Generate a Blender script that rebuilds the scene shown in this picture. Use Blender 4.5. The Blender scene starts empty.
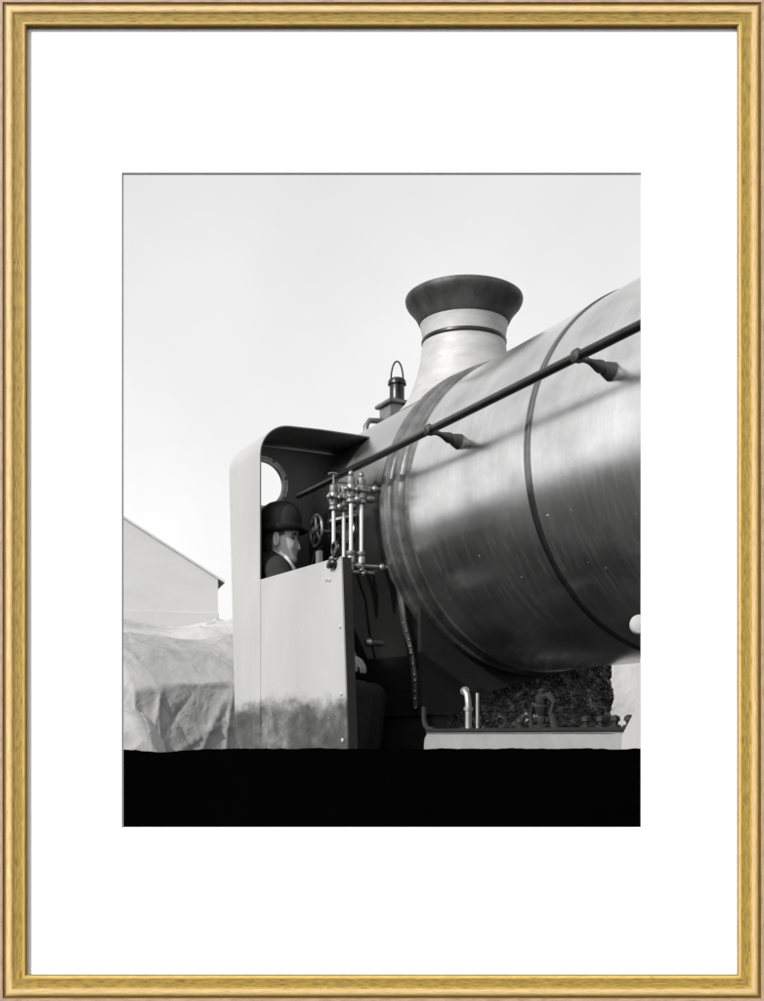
import bpy, bmesh, math, random
from mathutils import Vector, Matrix, noise
random.seed(7)
S = bpy.context.scene
COL = S.collection
F, X0, Y0 = 1100.0, 382.0, 735.0          # focal length and principal point, measured on the photograph
CAMZ = 1.55
ALPHA = math.atan(563/1100.0)
PI = math.pi

# ------------------------------------------------------------------ materials
def new_mat(name):
    m = bpy.data.materials.new(name); m.use_nodes = True
    nt = m.node_tree; nt.nodes.clear()
    out = nt.nodes.new('ShaderNodeOutputMaterial'); b = nt.nodes.new('ShaderNodeBsdfPrincipled')
    nt.links.new(b.outputs[0], out.inputs[0])
    return m, nt, b
def node(nt, typ, **kw):
    n = nt.nodes.new(typ)
    for k, v in kw.items(): setattr(n, k, v)
    return n
def g(v): return (v, v, v, 1)
def ramp(nt, fac, stops):
    r = node(nt, 'ShaderNodeValToRGB')
    e = r.color_ramp.elements
    while len(e) < len(stops): e.new(0.5)
    for i, (p, c) in enumerate(stops):
        e[i].position = p; e[i].color = c if isinstance(c, tuple) else g(c)
    nt.links.new(fac, r.inputs[0]); return r
def noise_tex(nt, vec, scale, detail=6, rough=.6, stretch=None, dist=0):
    if stretch:
        mp = node(nt, 'ShaderNodeMapping'); mp.inputs['Scale'].default_value = stretch
        nt.links.new(vec, mp.inputs[0]); vec = mp.outputs[0]
    n = node(nt, 'ShaderNodeTexNoise'); n.inputs['Scale'].default_value = scale
    n.inputs['Detail'].default_value = detail; n.inputs['Roughness'].default_value = rough
    n.inputs['Distortion'].default_value = dist
    nt.links.new(vec, n.inputs['Vector']); return n
def mix(nt, fac, a, b):
    m = node(nt, 'ShaderNodeMix', data_type='RGBA')
    for sock, v in ((m.inputs[0], fac), (m.inputs[6], a), (m.inputs[7], b)):
        if hasattr(v, 'links') or hasattr(v, 'is_linked'): nt.links.new(v, sock)
        else: sock.default_value = v
    return m.outputs[2]
def mat_grey(name, lo, hi, rough=.5, metal=0, scale=8, stretch=None, bump=.1, bscale=60, r2=None, spec=.5, coat=0):
    m, nt, b = new_mat(name)
    tc = node(nt, 'ShaderNodeTexCoord'); v = tc.outputs['Object']
    n = noise_tex(nt, v, scale, 8, .65, stretch)
    r = ramp(nt, n.outputs[0], [(.3, lo), (.7, hi)])
    nt.links.new(r.outputs[0], b.inputs['Base Color'])
    b.inputs['Metallic'].default_value = metal
    n2 = noise_tex(nt, v, scale*2.3, 6, .6, stretch)
    rr = ramp(nt, n2.outputs[0], [(.3, rough), (.7, r2 if r2 is not None else rough*1.25)])
    nt.links.new(rr.outputs[0], b.inputs['Roughness'])
    b.inputs['Specular IOR Level'].default_value = spec
    b.inputs['Coat Weight'].default_value = coat
    if bump:
        n3 = noise_tex(nt, v, bscale, 4, .6, stretch)
        bp = node(nt, 'ShaderNodeBump'); bp.inputs['Strength'].default_value = bump; bp.inputs['Distance'].default_value = .002
        nt.links.new(n3.outputs[0], bp.inputs['Height']); nt.links.new(bp.outputs[0], b.inputs['Normal'])
    return m

# boiler: burnished sheet iron with polishing streaks that run round the barrel, dull smears and specks
def mat_boiler():
    m, nt, b = new_mat('burnished_boiler_cladding')
    tc = node(nt, 'ShaderNodeTexCoord'); v = tc.outputs['Object']
    st = noise_tex(nt, v, 5, 10, .75, (1, 9, 1))
    cl = noise_tex(nt, v, 2.4, 2, .45); cc_ = noise_tex(nt, v, 5.0, 5, .55, (1, .8, 1.2))
    fine = noise_tex(nt, v, 30, 8, .7, (1, 7, 1))
    r1 = ramp(nt, st.outputs[0], [(.25, .74), (.75, .87)])
    r2 = ramp(nt, cc_.outputs[0], [(.22, .30), (.68, 1.05)])
    mx = node(nt, 'ShaderNodeMix', data_type='RGBA', blend_type='MULTIPLY'); mx.inputs[0].default_value = .55
    nt.links.new(r1.outputs[0], mx.inputs[6]); nt.links.new(r2.outputs[0], mx.inputs[7])
    sp = noise_tex(nt, v, 34, 2, .5)
    rs = ramp(nt, sp.outputs[0], [(.735, 0.0), (.76, 1.0)])
    sp = noise_tex(nt, v, 60, 2, .5); rs = ramp(nt, sp.outputs[0], [(.74, 0.0), (.80, .6)])
    s2 = noise_tex(nt, v, 4, 9, .75, (1, 14, 1.3)); rs2 = ramp(nt, s2.outputs[0], [(.46, 0.0), (.80, .07)])
    ad = node(nt, 'ShaderNodeMath', operation='MAXIMUM'); nt.links.new(rs.outputs[0], ad.inputs[0]); nt.links.new(rs2.outputs[0], ad.inputs[1])
    c = mix(nt, ad.outputs[0], mx.outputs[2], g(.42))
    nt.links.new(c, b.inputs['Base Color'])
    mm = node(nt, 'ShaderNodeMath', operation='MULTIPLY_ADD'); nt.links.new(ad.outputs[0], mm.inputs[0]); mm.inputs[1].default_value = -BOILER_METAL; mm.inputs[2].default_value = BOILER_METAL
    nt.links.new(mm.outputs[0], b.inputs['Metallic'])
    rr = ramp(nt, cl.outputs[0], [(.1, .15), (.9, .32)]); nt.links.new(rr.outputs[0], b.inputs['Roughness'])
    bp = node(nt, 'ShaderNodeBump'); bp.inputs['Strength'].default_value = .03; bp.inputs['Distance'].default_value = .001
    nt.links.new(fine.outputs[0], bp.inputs['Height'])
    bp2 = node(nt, 'ShaderNodeBump'); bp2.inputs['Strength'].default_value = .03; bp2.inputs['Distance'].default_value = .005
    nt.links.new(st.outputs[0], bp2.inputs['Height']); nt.links.new(bp.outputs[0], bp2.inputs['Normal'])
    nt.links.new(bp2.outputs[0], b.inputs['Normal'])
    return m
BOILER_METAL = .97

# cab side sheet: pale grey paint, its foot fouled by dark scorched blotches with their own edge
def mat_sheet(stain=True):
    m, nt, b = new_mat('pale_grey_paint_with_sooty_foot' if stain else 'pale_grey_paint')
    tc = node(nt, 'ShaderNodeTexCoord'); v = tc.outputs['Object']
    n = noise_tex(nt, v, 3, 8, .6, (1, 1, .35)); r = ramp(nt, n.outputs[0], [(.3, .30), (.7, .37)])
    c = r.outputs[0]
    if stain:
        sx = node(nt, 'ShaderNodeSeparateXYZ'); nt.links.new(v, sx.inputs[0])
        n1 = noise_tex(nt, v, 5, 8, .68, (1, 1, 2.2), 0)
        ma = node(nt, 'ShaderNodeMath', operation='MULTIPLY_ADD'); nt.links.new(n1.outputs[0], ma.inputs[0]); ma.inputs[1].default_value = -.20
        nt.links.new(sx.outputs[2], ma.inputs[2])             # z - .5*noise
        rz = ramp(nt, ma.outputs[0], [(0, 0), (1, 1)]); rz.color_ramp.elements[0].position = 0
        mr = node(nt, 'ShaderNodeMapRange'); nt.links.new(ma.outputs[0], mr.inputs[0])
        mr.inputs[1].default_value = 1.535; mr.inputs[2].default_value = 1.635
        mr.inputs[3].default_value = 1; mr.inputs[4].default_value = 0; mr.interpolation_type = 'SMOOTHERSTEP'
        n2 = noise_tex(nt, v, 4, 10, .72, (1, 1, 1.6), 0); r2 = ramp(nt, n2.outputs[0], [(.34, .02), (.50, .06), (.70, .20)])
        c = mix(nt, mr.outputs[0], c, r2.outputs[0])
        sp = noise_tex(nt, v, 38, 3, .5); rs = ramp(nt, sp.outputs[0], [(.72, 0.0), (.76, .6)])
        c = mix(nt, rs.outputs[0], c, g(.6))
    nt.links.new(c, b.inputs['Base Color'])
    b.inputs['Roughness'].default_value = .5
    n3 = noise_tex(nt, v, 4, 3, .5); bp = node(nt, 'ShaderNodeBump'); bp.inputs['Strength'].default_value = .15; bp.inputs['Distance'].default_value = .01
    nt.links.new(n3.outputs[0], bp.inputs['Height']); nt.links.new(bp.outputs[0], b.inputs['Normal'])
    return m

def mat_frame():
    m, nt, b = new_mat('distressed_gilt_wood')
    uv = node(nt, 'ShaderNodeUVMap'); uv.uv_map = 'UVMap'; v = uv.outputs[0]
    sx = node(nt, 'ShaderNodeSeparateXYZ'); nt.links.new(v, sx.inputs[0])
    # v runs across the moulding: 0 outer lip .. 1 inner lip
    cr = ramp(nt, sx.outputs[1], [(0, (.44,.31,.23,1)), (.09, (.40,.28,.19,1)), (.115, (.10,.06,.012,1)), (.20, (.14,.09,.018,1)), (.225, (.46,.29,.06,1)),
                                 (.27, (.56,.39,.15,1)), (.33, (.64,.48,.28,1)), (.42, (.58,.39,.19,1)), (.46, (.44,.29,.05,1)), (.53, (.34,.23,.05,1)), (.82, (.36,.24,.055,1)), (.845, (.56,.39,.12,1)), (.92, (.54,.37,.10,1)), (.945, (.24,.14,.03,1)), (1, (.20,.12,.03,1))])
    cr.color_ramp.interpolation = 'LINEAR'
    st = noise_tex(nt, v, 1, 8, .7, (64, 34, 1), .1)
    rs = ramp(nt, st.outputs[0], [(.47, 0.0), (.62, .9)])
    # streaks live on the cove (v .5-.82) most
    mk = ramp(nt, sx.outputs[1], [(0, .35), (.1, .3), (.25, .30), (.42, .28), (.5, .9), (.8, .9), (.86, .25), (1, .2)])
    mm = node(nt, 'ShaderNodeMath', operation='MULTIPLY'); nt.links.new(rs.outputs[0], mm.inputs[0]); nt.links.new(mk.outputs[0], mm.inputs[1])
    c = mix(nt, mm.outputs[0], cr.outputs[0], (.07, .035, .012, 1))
    l2 = noise_tex(nt, v, 1, 8, .7, (26, 14, 1)); rl = ramp(nt, l2.outputs[0], [(.3, .78), (.7, 1.2)])
    mx = node(nt, 'ShaderNodeMix', data_type='RGBA', blend_type='MULTIPLY'); mx.inputs[0].default_value = 1
    nt.links.new(c, mx.inputs[6]); nt.links.new(rl.outputs[0], mx.inputs[7]); c = mx.outputs[2]
    sp = noise_tex(nt, v, 1, 2, .5, (60, 12, 1)); rp = ramp(nt, sp.outputs[0], [(.70, 0.0), (.74, .8)])
    c = mix(nt, rp.outputs[0], c, (.30, .10, .05, 1))
    nt.links.new(c, b.inputs['Base Color'])
    b.inputs['Metallic'].default_value = .0; b.inputs['Roughness'].default_value = .55; b.inputs['Specular IOR Level'].default_value = .18
    bp = node(nt, 'ShaderNodeBump'); bp.inputs['Strength'].default_value = .3; bp.inputs['Distance'].default_value = .001
    nt.links.new(st.outputs[0], bp.inputs['Height']); nt.links.new(bp.outputs[0], b.inputs['Normal'])
    return m

M = {}
M['boiler'] = mat_boiler()
M['sheet'] = mat_sheet(True); M['pale'] = mat_sheet(False); M['valance'] = mat_grey('dusty_grey_valance_paint', .17, .26, .55, 0, 4, bump=.1)
M['band'] = mat_grey('polished_cladding_band', .13, .2, .16, .95, 9, bump=.1)
M['dark'] = mat_grey('black_locomotive_paint', .006, .014, .6, 0, 6, bump=.15, spec=.3)
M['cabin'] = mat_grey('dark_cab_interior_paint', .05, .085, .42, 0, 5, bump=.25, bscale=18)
M['firebox'] = mat_grey('glossy_black_firebox_cladding', .008, .02, .22, 0, 5, bump=.1, spec=.8, coat=.6)
M['collar'] = mat_grey('greased_collar_iron', .09, .30, .30, .85, 9, bump=.4, bscale=40)
M['chim'] = mat_grey('chimney_grey_paint', .28, .40, .5, .1, 7, (1, 1, 3), bump=.2)
M['cap'] = mat_grey('browned_copper_cap', .02, .07, .5, .3, 14, (1, 1, .3), bump=.3)
M['rail'] = mat_grey('blackened_steel_rod', .02, .05, .28, .8, 12, bump=.1)
M['steel'] = mat_grey('bright_steel', .22, .36, .4, .9, 12, bump=.15)
M['brass'] = mat_grey('dull_brass_fitting', .16, .29, .38, .7, 20, bump=.3)
M['mat'] = mat_grey('white_mat_board', .88, .90, .8, 0, 40, bump=.02, spec=.1)
M['core'] = mat_grey('mat_board_bevel_core', .55, .60, .85, 0, 40, bump=0, spec=.1)
M['gilt'] = mat_frame()
M['blackcard'] = mat_grey('dense_black_print_edge', .0006, .001, 1, 0, 5, bump=0, spec=0)
M['wood'] = mat_grey('grey_timber', .12, .22, .7, 0, 4, (1, 1, .2), bump=.4)
M['ash'] = mat_grey('cinder_ground', .008, .022, .9, 0, 1.2, bump=.8, bscale=25, spec=.2)
M['suit'] = mat_grey('dark_wool_suit', .016, .028, .9, 0, 30, bump=.4, bscale=220, spec=.2)
M['felt'] = mat_grey('black_felt', .008, .014, .55, 0, 20, bump=.2, bscale=200, spec=.35)
M['skin'] = mat_grey('skin', .40, .50, .5, 0, 10, bump=.1, bscale=120)
M['hair'] = mat_grey('dark_hair', .01, .02, .55, 0, 60, (1, 1, .2), bump=.5, bscale=150)
M['linen'] = mat_grey('white_linen', .7, .78, .8, 0, 10, bump=.1)
M['leather'] = mat_grey('black_leather', .01, .02, .35, 0, 20)
M['wall'] = mat_grey('haze_paled_boards', .50, .56, .8, 0, .5, (1, 1, 3), bump=.05)  # distance haze is put into the pale colour of the boards
M['slate'] = mat_grey('haze_paled_slate', .48, .55, .7, 0, 3)  # roof colour is paled for haze too
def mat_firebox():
    m, nt, b = new_mat('firebox_cladding_bright_crown_shaded_flanks')
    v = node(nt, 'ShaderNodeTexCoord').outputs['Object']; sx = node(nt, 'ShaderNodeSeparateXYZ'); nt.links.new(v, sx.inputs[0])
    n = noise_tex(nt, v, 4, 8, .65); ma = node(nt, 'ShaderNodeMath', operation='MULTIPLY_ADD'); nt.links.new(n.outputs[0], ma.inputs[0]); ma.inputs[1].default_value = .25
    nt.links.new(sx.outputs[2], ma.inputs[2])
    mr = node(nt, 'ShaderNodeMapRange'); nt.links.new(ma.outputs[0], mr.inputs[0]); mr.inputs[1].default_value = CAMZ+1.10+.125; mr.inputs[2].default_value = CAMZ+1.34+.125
    c = mix(nt, mr.outputs[0], g(.014), g(.55)); nt.links.new(c, b.inputs['Base Color'])  # bright crown and shade on the black flanks put into the colour by height
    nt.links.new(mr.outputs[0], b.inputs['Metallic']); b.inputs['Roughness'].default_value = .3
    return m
M['firebox'] = mat_firebox()
M['stub'] = mat_grey('blackened_stub_paint', .015, .04, .5, 0, 12, bump=.3, spec=.35)
M['glass'] = mat_grey('clear_gauge_glass', .5, .6, .15, .3, 5, bump=0)

def mat_canvas(name, lo, hi):
    m, nt, b = new_mat(name)
    v = node(nt, 'ShaderNodeTexCoord').outputs['Object']
    n = noise_tex(nt, v, 1.6, 8, .6); r = ramp(nt, n.outputs[0], [(.3, lo), (.7, hi)])
    nt.links.new(r.outputs[0], b.inputs['Base Color']); b.inputs['Roughness'].default_value = .85
    b.inputs['Specular IOR Level'].default_value = .2
    # the vector is stirred a little so that the creases wander
    wn = noise_tex(nt, v, 2.5, 3, .5); sc = node(nt, 'ShaderNodeVectorMath', operation='SCALE'); nt.links.new(wn.outputs[1], sc.inputs[0]); sc.inputs[3].default_value = .35
    ad = node(nt, 'ShaderNodeVectorMath', operation='ADD'); nt.links.new(v, ad.inputs[0]); nt.links.new(sc.outputs[0], ad.inputs[1])
    prev = None
    for scale, dist, stg in ((3.0, .022, .6), (8.5, .009, .6), (24, .004, .6)):
        vo = node(nt, 'ShaderNodeTexVoronoi'); vo.feature = 'F1'; vo.inputs['Scale'].default_value = scale; nt.links.new(ad.outputs[0], vo.inputs['Vector'])
        bp = node(nt, 'ShaderNodeBump'); bp.inputs['Strength'].default_value = stg; bp.inputs['Distance'].default_value = dist
        nt.links.new(vo.outputs[0], bp.inputs['Height'])
        if prev: nt.links.new(prev.outputs[0], bp.inputs['Normal'])
        prev = bp
    nt.links.new(prev.outputs[0], b.inputs['Normal'])
    return m
M['canvas'] = mat_canvas('weathered_canvas', .24, .31)
M['canvas2'] = mat_canvas('pale_canvas', .31, .41)
def mat_lagging():
    m, nt, b = new_mat('rough_tarry_lagging')
    v = node(nt, 'ShaderNodeTexCoord').outputs['Object']
    n = noise_tex(nt, v, 26, 8, .75); r = ramp(nt, n.outputs[0], [(.40, .03), (.54, .14), (.66, .50)])
    nt.links.new(r.outputs[0], b.inputs['Base Color']); b.inputs['Roughness'].default_value = .45
    vo = node(nt, 'ShaderNodeTexVoronoi'); vo.inputs['Scale'].default_value = 62; nt.links.new(v, vo.inputs['Vector'])
    bp = node(nt, 'ShaderNodeBump'); bp.inputs['Strength'].default_value = 1; bp.inputs['Distance'].default_value = .03
    nt.links.new(vo.outputs[0], bp.inputs['Height']); nt.links.new(bp.outputs[0], b.inputs['Normal'])
    return m
M['lagging'] = mat_lagging()

# ------------------------------------------------------------------ mesh helpers
def link(name, bm, mats, parent=None, smooth=True, angle=35):
    bmesh.ops.recalc_face_normals(bm, faces=bm.faces)
    me = bpy.data.meshes.new(name); bm.to_mesh(me); bm.free()
    for m in (mats if isinstance(mats, (list, tuple)) else [mats]): me.materials.append(m)
    o = bpy.data.objects.new(name, me); COL.objects.link(o)
    if parent: o.parent = parent
    if smooth:
        for p in me.polygons: p.use_smooth = True
        me.set_sharp_from_angle(angle=math.radians(angle))
    return o
def split(o):
    """pieces that do not touch become objects of their own"""
    bm = bmesh.new(); bm.from_mesh(o.data); bm.verts.ensure_lookup_table(); seen = {}; isl = []
    for v in bm.verts:
        if v.index in seen: continue
        st = [v]; seen[v.index] = len(isl); cur = [v.index]
        while st:
            a = st.pop()
            for e in a.link_edges:
                b = e.other_vert(a)
                if b.index not in seen: seen[b.index] = len(isl); cur.append(b.index); st.append(b)
        isl.append(cur)
    bb = []
    for c in isl:
        P = [bm.verts[i].co for i in c]; bb.append([min(p[k] for p in P)-.001 for k in range(3)] + [max(p[k] for p in P)+.001 for k in range(3)])
    grp = list(range(len(isl)))
    def find(a):
        while grp[a] != a: a = grp[a]
        return a
    for i in range(len(isl)):
        for j in range(i):
            if all(bb[i][k] < bb[j][k+3] and bb[j][k] < bb[i][k+3] for k in range(3)): grp[find(i)] = find(j)
    roots = sorted({find(i) for i in range(len(isl))})
    for r in roots[1:]:
        b2 = bmesh.new(); b2.from_mesh(o.data); b2.verts.ensure_lookup_table()
        bmesh.ops.delete(b2, geom=[v for v in b2.verts if find(seen[v.index]) != r], context='VERTS')
        me = bpy.data.meshes.new(o.name); b2.to_mesh(me); b2.free()
        for m in o.data.materials: me.materials.append(m)
        c = bpy.data.objects.new(o.name.split('.')[0], me); COL.objects.link(c); c.parent = o.parent
    if len(roots) > 1:
        bmesh.ops.delete(bm, geom=[v for v in bm.verts if find(seen[v.index]) != roots[0]], context='VERTS'); bm.to_mesh(o.data)
    bm.free()
def tag(o, label=None, cat=None, group=None, kind=None):
    if label: o['label'] = label
    if cat: o['category'] = cat
    if group: o['group'] = group
    if kind: o['kind'] = kind
def empty(name, loc, rz=0):
    o = bpy.data.objects.new(name, None); COL.objects.link(o); o.location = loc; o.rotation_euler = (0, 0, rz); o.empty_display_size = .3
    return o
def box(bm, a, b, bev=0, mi=0):
    x0,x1 = sorted((a[0],b[0])); y0,y1 = sorted((a[1],b[1])); z0,z1 = sorted((a[2],b[2]))
    r = bmesh.ops.create_cube(bm, size=1)
    for v in r['verts']:
        v.co = Vector((x0 if v.co.x<0 else x1, y0 if v.co.y<0 else y1, z0 if v.co.z<0 else z1))
    fs = {f for v in r['verts'] for f in v.link_faces}
    for f in fs: f.material_index = mi
    if bev:
        es = {e for v in r['verts'] for e in v.link_edges}
        bmesh.ops.bevel(bm, geom=list(es), offset=bev, segments=2, affect='EDGES')
def lathe(bm, prof, org, axis, seg=48, cap=True, closed=False, mi=0):
    """prof: (distance along axis, radius)"""
    ax = Vector(axis).normalized(); ref = Vector((0,0,1)) if abs(ax.z) < .9 else Vector((0,1,0))
    u = ax.cross(ref).normalized(); w = ax.cross(u).normalized(); org = Vector(org)
    rings = []
    for d, r in prof:
        rings.append([bm.verts.new(org + ax*d + (u*math.cos(2*PI*k/seg) + w*math.sin(2*PI*k/seg))*r) for k in range(seg)])
    pairs = list(zip(rings, rings[1:])) + ([(rings[-1], rings[0])] if closed else [])
    for a, b in pairs:
        for k in range(seg):
            f = bm.faces.new((a[k], a[(k+1)%seg], b[(k+1)%seg], b[k])); f.material_index = mi
    if cap and not closed:
        f = bm.faces.new(rings[0]); f.material_index = mi
        f = bm.faces.new(rings[-1]); f.material_index = mi
    return rings
def tube(bm, pts, r, seg=12, cap=True, closed=False):
    pts = [Vector(p) for p in pts]; n = len(pts); rings = []
    rr = r if isinstance(r, (list, tuple)) else [r]*n
    prevu = None
    for i, p in enumerate(pts):
        if closed: t = pts[(i+1)%n] - pts[i-1]
        else: t = pts[min(i+1, n-1)] - pts[max(i-1, 0)]
        t.normalize()
        if prevu is None:
            ref = Vector((0,0,1)) if abs(t.z) < .9 else Vector((1,0,0)); u = t.cross(ref).normalized()
        else: u = (prevu - t*prevu.dot(t)).normalized()
        prevu = u; w = t.cross(u)
        rings.append([bm.verts.new(p + (u*math.cos(2*PI*k/seg) + w*math.sin(2*PI*k/seg))*rr[i]) for k in range(seg)])
    for a, b in list(zip(rings, rings[1:])) + ([(rings[-1], rings[0])] if closed else []):
        for k in range(seg): bm.faces.new((a[k], a[(k+1)%seg], b[(k+1)%seg], b[k]))
    if cap and not closed: bm.faces.new(rings[0]); bm.faces.new(rings[-1])
def ball(bm, c, r, sc=(1,1,1), seg=16):
    res = bmesh.ops.create_uvsphere(bm, u_segments=seg, v_segments=max(6, seg//2), radius=1)
    for v in res['verts']: v.co = Vector((v.co.x*r*sc[0], v.co.y*r*sc[1], v.co.z*r*sc[2])) + Vector(c)
def prism(bm, poly, f3, d0, d1):
    """poly: 2D outline; f3(p, d) gives 3D"""
    a = [bm.verts.new(f3(p, d0)) for p in poly]; b = [bm.verts.new(f3(p, d1)) for p in poly]; n = len(poly)
    bm.faces.new(a); bm.faces.new(b[::-1])
    for k in range(n): bm.faces.new((a[k], a[(k+1)%n], b[(k+1)%n], b[k]))

# ------------------------------------------------------------------ locomotive frame of reference
SA, TA = 2.9, 2.75        # axis offset and the base point along it
ca, sa_ = math.cos(ALPHA), math.sin(ALPHA)
def world(s, t, z=0): return Vector((s*ca - t*sa_, s*sa_ + t*ca, z + CAMZ))
def L(s, t, z): return Vector((s-SA, t-TA, z+CAMZ))
loco = empty('steam_locomotive', (SA*ca - TA*sa_, SA*sa_ + TA*ca, 0), ALPHA)
tag(loco, 'grey and black steam locomotive with burnished boiler, flared chimney and open cab', 'locomotive')
R, HC = .70, .99
NB = lambda: bmesh.new()

# boiler barrel (runs on towards the right, past the mat opening)
bm = NB(); pr = [(-.62, .66), (-.60, .70)]
t = -.5
while t < 4.30: pr.append((t, R)); t += .1
pr += [(4.30, R), (4.31, .60)]
lathe(bm, pr, L(SA, 0, HC), (0,1,0), 160)
boiler = link('boiler', bm, M['boiler'], loco)
tag(boiler, 'burnished boiler barrel reflecting the sky')
for tt, w in ((3.187, .017), (1.75, .017), (.3, .017)):
    bm = NB(); lathe(bm, [(tt-w, R-.01), (tt-w, R+.003), (tt-w+.006, R+.003), (tt-w+.008, R+.0055), (tt+w-.008, R+.0055), (tt+w-.006, R+.003), (tt+w, R+.003), (tt+w, R-.01)], L(SA,0,HC), (0,1,0), 160, closed=True)
    link('boiler_band', bm, M['band'], boiler)
bm = NB(); lathe(bm, [(-.62,.6),(-.66,.55),(-.70,.4),(-.72,.1),(-.72,.02)], L(SA,0,HC), (0,1,0), 64)
link('smokebox_door', bm, M['dark'], loco)

# ribbed collar at the joint
bm = NB(); lathe(bm, [(4.06,R-.01),(4.06,R+.006),(4.075,R+.010),(4.09,R+.006),(4.095,R+.004),(4.14,R+.004),(4.145,R+.016),(4.165,R+.020),(4.185,R+.016),(4.19,R+.006),(4.235,R+.006),(4.24,R+.02),(4.262,R+.026),(4.284,R+.02),(4.285,R-.01)], L(SA,0,HC), (0,1,0), 160, closed=True)
link('ribbed_collar', bm, M['collar'], loco)

# firebox: round top, sides that leave the circle and drop straight down
def fire_profile(off=0.0, n=40, zb=-.45):
    pts = []
    a0 = math.radians(-30)
    for k in range(n+1):
        a = a0 + (PI/2 - a0)*k/n
        pts.append((SA - (R+off)*math.cos(a), HC + (R+off)*math.sin(a)))
    low = [(2.375-off, zb), (2.375-off, .12), (2.372-off, .25), (2.350-off, .38), (2.315-off, .50)]
    half = low + [p for p in pts if p[1] > .62]
    return half + [(2*SA-p[0], p[1]) for p in half[::-1][1:]]
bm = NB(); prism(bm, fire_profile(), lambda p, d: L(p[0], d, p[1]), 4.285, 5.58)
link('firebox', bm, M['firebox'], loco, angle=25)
# rough lagged throat plate under the barrel, lumpy grid
bm = NB(); nx, nz = 180, 130; gr = {}
for i in range(nx+1):
    for j in range(nz+1):
        s = 2.385 + (3.43-2.385)*i/nx; z = -.1 + .75*j/nz
        d = .022*noise.fractal(Vector((s*11, z*14+s*5, 3)), .7, 2.1, 6) + .010*abs(noise.noise(Vector((s*48, z*60, 7))))
        gr[i,j] = bm.verts.new(L(s, 4.262 - .01 - d, z))
for i in range(nx):
    for j in range(nz): bm.faces.new((gr[i,j], gr[i+1,j], gr[i+1,j+1], gr[i,j+1]))
ed = [e for e in bm.edges if e.is_boundary]
r_ = bmesh.ops.extrude_edge_only(bm, edges=ed)
for v in [x for x in r_['geom'] if isinstance(x, bmesh.types.BMVert)]: v.co.y = 4.284-TA
link('lagged_throat_plate', bm, M['lagging'], loco, angle=60)
bm = NB(); prism(bm, [(2.33,.85),(2.34,.06),(2.48,.06),(2.50,.09),(2.62,.13),(2.71,.20),(2.93,.255),(3.16,.305),(3.3,.42),(3.2,.85)], lambda p, d: L(p[0], d, p[1]), 4.19, 4.22)
link('throat_shade_plate', bm, M['dark'], loco)  # added black plate standing in for the shade under the barrel
# flange along the firebox edge, with rivets
fp = [p for p in fire_profile(.012) if p[0] < SA and p[1] < .80 and p[1] > .03]
bm = NB(); tube(bm, [L(p[0], 4.285, p[1]) for p in fp], [.014+.004*math.sin(k*2.3) for k in range(len(fp))], 10)
acc = 0; prev = None
for p in fp:
    if prev and p[1] < .62:
        dx, dz = p[0]-prev[0], p[1]-prev[1]; ln = math.hypot(dx, dz)
        while acc < ln:
            q = (prev[0]+dx*acc/ln, prev[1]+dz*acc/ln)
            ball(bm, L(q[0]-.006+random.uniform(-.004,.003), 4.274, q[1]), random.uniform(.005,.010), (1,1,1), 8); acc += random.uniform(.022,.05)
        acc -= ln
    prev = p
link('firebox_flange', bm, M['collar'], loco)

# chimney
CT = 4.757
def ch(bm, prof, seg=96, closed=False, cap=False): lathe(bm, prof, L(SA, CT, 0), (0,0,1), seg, cap=cap, closed=closed)
bm = NB()
base = []
seg = 96
prof = [(0.335,None),(.30,1.72),(.265,1.765),(.238,1.82),(.222,1.88),(.212,1.95),(.209,1.985),(.214,2.03),(.224,2.075),(.236,2.11)]
rings = []
for r0, z in prof:
    ring = []
    for k in range(seg):
        a = 2*PI*k/seg; dx = r0*math.cos(a); dy = r0*math.sin(a)
        sz = HC + math.sqrt((R+.004)**2 - dx*dx)              # saddle follows the barrel
        f = {0.335:1.0, .30:.85, .265:.55, .238:.25, .222:.08}.get(r0, 0)
        zz = sz if z is None else (z*(1-f) + (sz + {.30:.012,.265:.045,.238:.1,.222:.17}.get(r0, 0))*f)
        ring.append(bm.verts.new(L(SA+dx, CT+dy, zz)))
    rings.append(ring)
for a_, b_ in zip(rings, rings[1:]):
    for k in range(seg): bm.faces.new((a_[k], a_[(k+1)%seg], b_[(k+1)%seg], b_[k]))
chim = link('chimney', bm, M['chim'], loco, angle=80)
zb_=1.978; bm = NB(); ch(bm, [(zb_-.012,.207),(zb_-.010,.213),(zb_-.004,.2155),(zb_+.006,.2155),(zb_+.011,.213),(zb_+.012,.207)], closed=True)
link('chimney_band', bm, M['rail'], chim)
bm = NB(); ch(bm, [(2.062,.212),(2.068,.224),(2.078,.230),(2.105,.243),(2.125,.256),(2.145,.273),(2.16,.286),(2.175,.294),(2.19,.297),(2.20,.294),(2.207,.284),(2.205,.27),(2.19,.258),(2.15,.23),(2.07,.200)], closed=True)
link('chimney_cap', bm, M['cap'], chim)

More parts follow.
